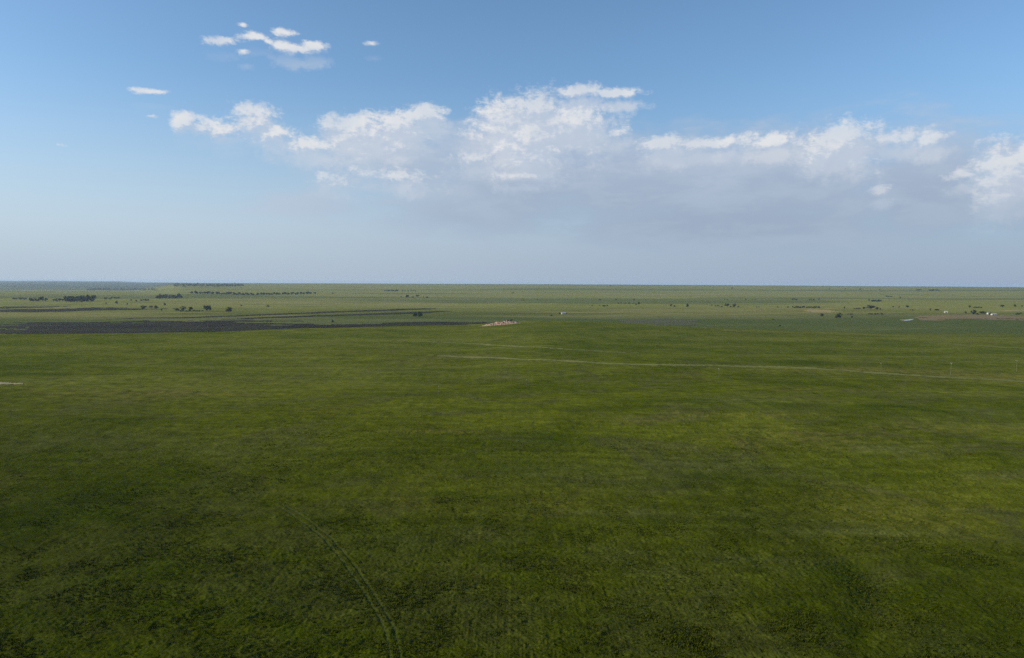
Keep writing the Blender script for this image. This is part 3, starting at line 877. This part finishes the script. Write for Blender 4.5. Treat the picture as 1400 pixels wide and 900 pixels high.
PM = pole_meshes()
poles = [(599.7, 540, 12.5, "utility pole standing farthest left in the meadow below the rock outcrop"),
         (719.8, 530, 11, "utility pole second from left, below the pale track"),
         (982.7, 516.8, 12.6, "pale utility pole just below the track right of centre"),
         (1204.6, 510.4, 13.2, "pale utility pole left of two close to the pale track"),
         (1299.6, 513.6, 15.5, "pale utility pole between its neighbours near the right track end"),
         (1389.8, 508.4, 13.2, "pale utility pole nearest the right edge of the photo")]
pv = [at(p[0], p[1]) for p in poles]
for i, ((px, row, h, lab), p) in enumerate(zip(poles, pv)):
    o = bpy.data.objects.new("utility_pole", None); COL.objects.link(o)
    tag(o, lab, "utility pole", "utility poles crossing the meadow")
    o.location = p
    a, b = pv[max(0, i - 1)], pv[min(len(pv) - 1, i + 1)]
    o.rotation_euler = (R(random.uniform(-1, 1)), R(random.uniform(-1.5, 1.5)), math.atan2((b - a).y, (b - a).x) + math.pi / 2)
    d = (p - Vector((0, 0, HC))).length
    s = h * d / FPX / 7.6
    o.scale = (max(s, 1), max(s, 1), s)
    link("pole", PM[0], None, o); link("crossarm", PM[1], None, o); link("brace", PM[3], None, o)
    for x in (-.66, -.25, .25, .66):
        q = link("insulator", PM[2], None, o); q.location = (x, .16, 7.12)


# ------------------------------------------------------------------ rock outcrop on the hill top
def outcrop():
    A, B = at(653, 446.6, 700), at(714, 441.4, 700)
    ax = (B - A); L = ax.length; ux = ax.normalized(); uy = Vector((-ux.y, ux.x, 0)).normalized()
    nu, nv = 150, 60
    bm = bmesh.new(); grid = []
    D = 46.0
    for i in range(nu + 1):
        rw = []
        s = i / nu
        for j in range(nv + 1):
            q = (j / nv - .25) * D
            p = A + ux * (s * L) + uy * q
            z = float(base_height(p.x, p.y))
            top = np.interp(s, [0, .12, .35, .55, .68, .76, .88, 1], [0, .8, 2.8, 4.3, 5.0, 4.3, 2.0, 0])
            pr = math.exp(-((q - 3.0) / 7.5) ** 2)
            n = mnoise.fractal(Vector((p.x * .10, p.y * .10, 3)), 1.0, 2.0, 5)
            n2 = abs(mnoise.noise(Vector((p.x * .32, p.y * .32, 9))))
            e = min(1, 5 * s, 5 * (1 - s)) * max(0, 1 - abs(2 * j / nv - 1) ** 4)
            h = top * pr * (1 + .45 * n) + e * (1.1 * n2 + .5 * n) * (.25 + pr)
            rw.append(bm.verts.new((p.x, p.y, z + h - .25 - .7 * (1 - e) )))
        grid.append(rw)
    for i in range(nu):
        for j in range(nv):
            bm.faces.new((grid[i][j], grid[i + 1][j], grid[i + 1][j + 1], grid[i][j + 1]))
    m = to_mesh(bm, "rock_outcrop", mat_outcrop())
    o = link("rock_outcrop", m)
    tag(o, "pinkish bare rock outcrop on the crest of the near hill", "rock outcrop")
    return A, ux, uy, L, o


def mat_outcrop():
    m, nt = new_mat("outcrop_rock")
    p = nt.pos()
    n = nt.noise(p, .22, 5, .65, .4)
    n2 = nt.noise(p, .5, 4, .6, .2)
    st = nt.noise(nt.vec('MULTIPLY', p, (.04, .04, 1.3)), 1., 3, .5, .2)
    c = nt.mix(nt.map(n, .35, .65), (.35, .205, .13), (.58, .39, .26))
    c = nt.mix(nt.map(st, .5, .66) * .5, c, (.46, .22, .14))
    c = nt.mix(nt.map(n2, .60, .68), c, (.045, .055, .02))
    finish(nt, c, .95, .1, bumpnode(nt, n2, .8, .6))
    return m


OA, OX, OY, OL, OUT = outcrop()
bpy.context.view_layer.update()


def outcrop_z(p):
    hit, loc, nn, ix = OUT.ray_cast(Vector((p.x, p.y, 200)), Vector((0, 0, -1)))
    return loc.z if hit else float(base_height(p.x, p.y))


def boulder_mesh(seed):
    bm = bmesh.new(); bmesh.ops.create_icosphere(bm, subdivisions=3, radius=1)
    for v in bm.verts:
        d = v.co.normalized()
        k = 1 + .28 * mnoise.fractal(d * 1.5 + Vector((seed * 7.1, 0, 0)), 1., 2., 4)
        c = mnoise.cell(d * 1.6 + Vector((seed * 3.3, 1, 2))) * .12
        v.co = Vector((d.x * k * 1.15, d.y * k, d.z * k * .72 + c * .3))
    return to_mesh(bm, "boulder", ROCKP)


BM_ = [boulder_mesh(k) for k in range(4)]
for i in range(34):
    s = random.uniform(.04, .98); q = random.uniform(-8, 10) if s > .2 else random.uniform(-3, 5)
    p = OA + OX * (s * OL) + OY * q
    o = link("boulder", BM_[i % 4])
    sc = random.uniform(.4, .95)
    o.scale = (sc * random.uniform(.9, 1.5), sc, sc * random.uniform(.7, 1.1))
    o.rotation_euler = (random.uniform(-.2, .2), random.uniform(-.2, .2), random.uniform(0, 6.28))
    o.location = (p.x, p.y, outcrop_z(p) + .2 * sc)
    tag(o, "small pale boulder lying on the pinkish hilltop rock outcrop", "boulder", "boulders on the rock outcrop")
for (s, q, hm, wm) in ((.55, -3, 1.8, 3), (.62, 2, 2.2, 3.4), (.70, 3.5, 2.6, 4.5), (.77, 3, 2.8, 6), (.83, 1.5, 1.8, 4), (.44, -2, 1.4, 2.6), (.34, -1.5, 1.3, 2.4), (.9, 0, 1.2, 3)):
    p = OA + OX * (s * OL) + OY * q
    o = link("shrub", PROTO['shrub'][_n[0] % 3]); _n[0] += 1
    o.location = (p.x, p.y, outcrop_z(p) - .1); o.scale = (wm, wm, hm); o.rotation_euler = (0, 0, random.uniform(0, 6))
    tag(o, "small dark shrub growing among the rocks of the outcrop", "shrub", "shrubs on the rock outcrop")


# ------------------------------------------------------------------ farm buildings
def building(name, label, px, row, wpx, hpx, depth, wall, roof, rot=0, doors=1, wins=2, group=None):
    p = at(px, row); d = (p - Vector((0, 0, HC))).length
    w = wpx * d / FPX; h = hpx * d / FPX
    hw = h * .62
    o = bpy.data.objects.new(name, None); COL.objects.link(o); o.location = p; o.rotation_euler = (0, 0, rot)
    tag(o, label, name.replace('_', ' '), group)
    bm = bmesh.new()
    x, y = w / 2, depth / 2
    P = [(-x, -y, -.5), (x, -y, -.5), (x, y, -.5), (-x, y, -.5), (-x, -y, hw), (x, -y, hw), (x, y, hw), (-x, y, hw), (-x, 0, h - .12), (x, 0, h - .12)]
    v = [bm.verts.new(q) for q in P]
    for fc in ((0, 1, 5, 4), (2, 3, 7, 6), (3, 0, 4, 8, 7), (1, 2, 6, 9, 5)): bm.faces.new([v[k] for k in fc])
    link("wall", to_mesh(bm, "wall", wall), None, o)
    bm = bmesh.new()
    ov = .5; k = (h - hw) / y
    ez = hw - k * ov
    P = [(-x - ov, -y - ov, ez), (x + ov, -y - ov, ez), (x + ov, 0, h), (-x - ov, 0, h), (x + ov, y + ov, ez), (-x - ov, y + ov, ez)]
    lo = [bm.verts.new((a, b, c + .02)) for a, b, c in P]; hi = [bm.verts.new((a, b, c + .22)) for a, b, c in P]
    for fc in ((0, 1, 2, 3), (3, 2, 4, 5)):
        bm.faces.new([hi[k] for k in fc]); bm.faces.new([lo[k] for k in reversed(fc)])
    for a, b in ((0, 1), (1, 2), (2, 4), (4, 5), (5, 3), (3, 0)): bm.faces.new((lo[a], lo[b], hi[b], hi[a]))
    rf = link("roof", to_mesh(bm, "roof", roof), None, o)
    for i in range(doors):
        bm = bmesh.new(); box(bm, (-x + w * (.5 if wins else (i + .5) / doors), -y - .03, min(2.1, hw * .8) / 2), (1.0 if wins else 3.2, .08, min(2.1, hw * .8)))
        link("door", to_mesh(bm, "door", ROOFD), None, o)
    for i in range(wins):
        wx = -x + w * (.22 + .56 * i / max(1, wins - 1))
        bm = bmesh.new(); box(bm, (wx, -y - .03, hw * .58), (1.3, .08, 1.2)); fr = link("window", to_mesh(bm, "window", WHITEP), None, o)
        bm = bmesh.new(); box(bm, (wx, -y - .075, hw * .58), (1.06, .02, .96)); link("pane", to_mesh(bm, "pane", PANE), None, fr)
    return o


building("farmhouse", "cream farmhouse between dark shrubs in the valley behind the hill", 770.4, 429.7, 5.6, 2.6, 8, CREAMP, ROOFG, R(14))
building("shed", "small bright white shed alone on the right of the valley", 1293.2, 428, 3.4, 2.2, 7, WHITEP, ROOFG, R(-18), 1, 0)
building("shed", "small pale shed hidden among bushes of the right farmstead", 1351.4, 429.9, 2.6, 2, 6, WHITEP, ROOFG, R(10), 1, 0)
building("barn", "grey and white barn at the right end of the farmstead", 1358.6, 431.2, 4.8, 2.1, 9, WHITEP, ROOFG, R(-8), 2, 0)


# ------------------------------------------------------------------ haze
bm = bmesh.new(); box(bm, (0, 0, 0), (1, 1, 1))
hz = link("haze", to_mesh(bm, "haze", None) if False else None)
bpy.data.objects.remove(hz)
me = bpy.data.meshes.new("haze"); bm.to_mesh(me); bm.free()
zlo, zhi = float(vz[:, 2].min()) - 1.0, max(float(vz[:, 2].max()) + 3, HC + 12)
hz = link("haze", me)
hz.location = (0, 0, (zlo + zhi) / 2); hz.scale = (94000, 94000, zhi - zlo)
m = bpy.data.materials.new("air_haze"); m.use_nodes = True
nt = NT(m.node_tree)
pv_ = nt.n('ShaderNodeVolumePrincipled')
pv_.inputs['Color'].default_value = (.68, .85, 1, 1)
pv_.inputs['Density'].default_value = 3.1e-5
pv_.inputs['Anisotropy'].default_value = .1
oo = nt.n('ShaderNodeOutputMaterial')
nt.t.links.new(pv_.outputs[0], oo.inputs['Volume'])
me.materials.append(m)
tag(hz, "thin blue haze in the air", kind="stuff")

# ------------------------------------------------------------------ sun and sky
SUN_AZ, SUN_EL = R(-97), R(21)         # bearing from +Y towards +X; the sun stands low at the left
sd = Vector((math.sin(SUN_AZ) * math.cos(SUN_EL), math.cos(SUN_AZ) * math.cos(SUN_EL), math.sin(SUN_EL)))
sun = bpy.data.lights.new("sun", 'SUN'); sun.energy = 4.6; sun.angle = R(.5); sun.color = (1, .92, .78)
so = bpy.data.objects.new("sun", sun); COL.objects.link(so); so.location = sd * 300
so.rotation_euler = (-sd).to_track_quat('-Z', 'Y').to_euler()

world = bpy.data.worlds.new("World"); scene.world = world; world.use_nodes = True
nt = NT(world.node_tree)
sky = nt.n('ShaderNodeTexSky', sky_type='NISHITA', sun_disc=False, sun_elevation=SUN_EL, sun_rotation=SUN_AZ % (2 * math.pi),
           altitude=600, air_density=1.0, dust_density=1.2, ozone_density=1.6)
SKY = V(nt, sky.outputs[0])
gen = V(nt, nt.n('ShaderNodeTexCoord').outputs['Generated'])
dx, dy, dz = nt.sep(gen)
azm = nt.math('ARCTAN2', dx, dy) * 1000.0
elv = nt.math('ARCSINE', dz) * 1000.0


def ae(px, row):
    d = ray(px, row)
    return math.atan2(d[0], d[1]) * 1000, math.asin(d[2]) * 1000


def env(nt, P, lst):
    """smooth hull of ellipses, 1 in the middle of one, 0 on its edge"""
    best = None
    for (px, row, rx, ry, s) in lst:
        a, e = ae(px, row)
        k = 1 / (1 + ((px - 700) / 1000) ** 2)
        q = nt.vec('MULTIPLY', nt.vec('SUBTRACT', P, (a, e, 0)), (1 / (rx * k), 1 / ry, 0))
        v = nt.math('SUBTRACT', s, nt.vec('LENGTH', q, out=1))
        best = v if best is None else nt.math('SMOOTH_MAX', best, v, .25)
    return best


HEADS = [(300, 56, 26, 7, .8), (348, 50, 24, 6, .75), (390, 44, 18, 6, .7), (366, 57, 9, 5, .7), (332, 70, 13, 5, .7), (402, 67, 38, 8, .85), (428, 62, 24, 6, .75), (332, 34, 14, 4, .45), (508, 60, 18, 5, .5),
         (205, 125, 30, 4, .8), (80, 198, 18, 5, .55), (206, 159, 22, 6, .45),
         (252, 167, 20, 11, .9), (300, 176, 44, 15, .9), (345, 165, 34, 20, 1.0), (375, 183, 40, 16, .8), (448, 170, 16, 14, .8), (500, 184, 60, 24, 1.0), (540, 172, 40, 22, 1.), (588, 158, 28, 16, .9), (420, 198, 70, 14, .7),
         (688, 172, 50, 30, 1.0), (730, 148, 50, 22, 1.0), (790, 126, 34, 12, 1.0), (840, 127, 46, 7, .9), (720, 190, 80, 40, .9), (770, 170, 80, 45, .8), (845, 180, 26, 10, .5),
         (640, 215, 36, 14, .55), (715, 240, 50, 12, .55), (905, 200, 40, 16, .8), (970, 196, 70, 12, .8), (1050, 196, 70, 13, .8), (1150, 196, 55, 26, 1.05), (1210, 190, 60, 14, .85), (1270, 192, 50, 12, .6),
         (1375, 238, 50, 34, 1.1), (1400, 215, 40, 20, .9), (1320, 240, 36, 14, .6), (1204, 262, 22, 9, .6), (455, 246, 50, 14, .5), (540, 240, 90, 18, .5), (1450, 225, 60, 40, 1.1)]
VEIL = [(560, 225, 190, 60, .85), (720, 240, 200, 95, 1.0), (860, 250, 220, 85, 1.0), (1060, 255, 240, 85, 1.05), (1260, 255, 200, 90, .95), (420, 280, 140, 36, .7), (1420, 255, 150, 75, .9), (640, 290, 260, 50, .8), (1000, 300, 340, 70, 1.0)]


def cloud_group():
    g = bpy.data.node_groups.new("cloud_density", 'ShaderNodeTree')
    g.interface.new_socket("P", in_out='INPUT', socket_type='NodeSocketVector')
    g.interface.new_socket("D", in_out='OUTPUT', socket_type='NodeSocketFloat')
    t = NT(g)
    P = V(t, t.n('NodeGroupInput').outputs[0])
    warp = t.noise(P, 1 / 60, 3, .5, 0, '2D', out=1)
    W = t.vec('ADD', P, t.vec('MULTIPLY', t.vec('SUBTRACT', warp, (.5, .5, .5)), (26, 16, 0)))
    n = t.noise(t.vec('MULTIPLY', W, (1, 1.7, 1)), 1 / 48, 9, .58, .2, '2D')
    E = env(t, P, HEADS)
    b = t.noise(t.vec('MULTIPLY', W, (1, 1.35, 1)), 1 / 17, 4, .55, .1, '2D')
    bil = t.math('ABSOLUTE', b - .5)
    d = E * 1.0 + (n - .5) * 1.9 - bil * .8 + (t.noise(W, 1 / 11, 4, .6, 0, '2D') - .5) * .8 + (t.noise(t.vec('MULTIPLY', P, (1, 2.2, 1)), 1 / 7, 3, .6, .3, '2D') - .5) * .55 + .1
    o = t.n('NodeGroupOutput'); t.put(o.inputs[0], d)
    return g


CG = cloud_group()


def dens(P):
    nd = nt.n('ShaderNodeGroup'); nd.node_tree = CG; nt.put(nd.inputs[0], P)
    return V(nt, nd.outputs[0])


P = nt.comb(azm, elv, 0.0)
D0 = dens(P)
D1 = dens(nt.vec('ADD', P, (-6.0, 9.0, 0)))
D2 = dens(nt.vec('ADD', P, (-3.0, 17.0, 0)))
crisp = nt.map(D0, -.25, .60)
soft_ = nt.map(D2, -.42, .65) * .72 * nt.map(azm, -420., -180., .1, 1.) * nt.map(elv, 265., 290., 1., .08)
lit = nt.map(D0 - D1, -.40, .62)
low = nt.noise(P, 1 / 70, 3, .5, .3, '2D')
# streaky grey veil beneath and behind the heads
vw = nt.noise(nt.vec('MULTIPLY', P, (1, 3.2, 1)), 1 / 110, 8, .6, .12, '2D')
E2 = env(nt, P, VEIL)
a_veil = nt.map(E2 + (vw - .5) * 1.3, -.15, .7) * .9
veil_tone = nt.map(vw, .35, .7)
fade = nt.map(elv, 5., 70.)
veil_c = nt.mix(nt.map(azm, -420., 60.), (3.25, 3.9, 4.75), nt.mix(veil_tone, nt.mix(nt.map(elv, 60., 190.), (2.2, 2.75, 3.6), (2.7, 3.2, 4.08)), nt.mix(nt.map(elv, 60., 190.), (2.5, 3.05, 3.88), (3.2, 3.68, 4.45))))
head_c = nt.mix(lit, (3.35, 3.9, 4.75), (5.1, 5.2, 5.35))
# pale haze band that lies on the horizon, paler towards the sun
hb = nt.map(elv, -20., 270., 1., 0.)
side = nt.map(azm, -650., 650., 0., 1.)
haze_c = nt.mix(side, nt.mix(nt.map(elv, 5., 90.), (3.0, 3.65, 4.45), (3.5, 4.1, 4.95)), nt.mix(nt.map(elv, 5., 90.), (2.2, 2.75, 3.7), (2.1, 2.65, 3.7)))
hsky = nt.vec('MULTIPLY', SKY, (.83, 1.005, 1.12))
hsky = nt.vec('SCALE', hsky, None)
nt.put(hsky.s.node.inputs['Scale'], nt.map(elv, 60., 290., .92, 1.))
c = nt.mix(hb * .96, hsky, haze_c)
c = nt.mix(a_veil * fade, c, veil_c)
hz_f = nt.map(elv, 60., 190., .35, 1.)
c = nt.mix(soft_ * hz_f, c, nt.mix(nt.map(low, .35, .65), (3.5, 4.0, 4.75), (4.3, 4.55, 5.0)))
c = nt.mix(crisp * nt.map(low, .3, .62, .68, .96) * nt.map(lit, .05, .6, .75, 1.) * hz_f, c, head_c)
bg = nt.n('ShaderNodeBackground'); nt.put(bg.inputs[0], c); bg.inputs[1].default_value = .15
wo = nt.n('ShaderNodeOutputWorld'); nt.t.links.new(bg.outputs[0], wo.inputs[0])

# ------------------------------------------------------------------ render settings
scene.view_settings.view_transform = 'Standard'
scene.view_settings.look = 'None'
scene.view_settings.exposure = 0
scene.view_settings.gamma = 1
scene.render.engine = 'CYCLES'
scene.cycles.use_denoising = False
scene.cycles.denoiser = 'OPENIMAGEDENOISE'
scene.cycles.denoising_input_passes = 'RGB_ALBEDO_NORMAL'
scene.cycles.max_bounces = 4
scene.cycles.volume_bounces = 0
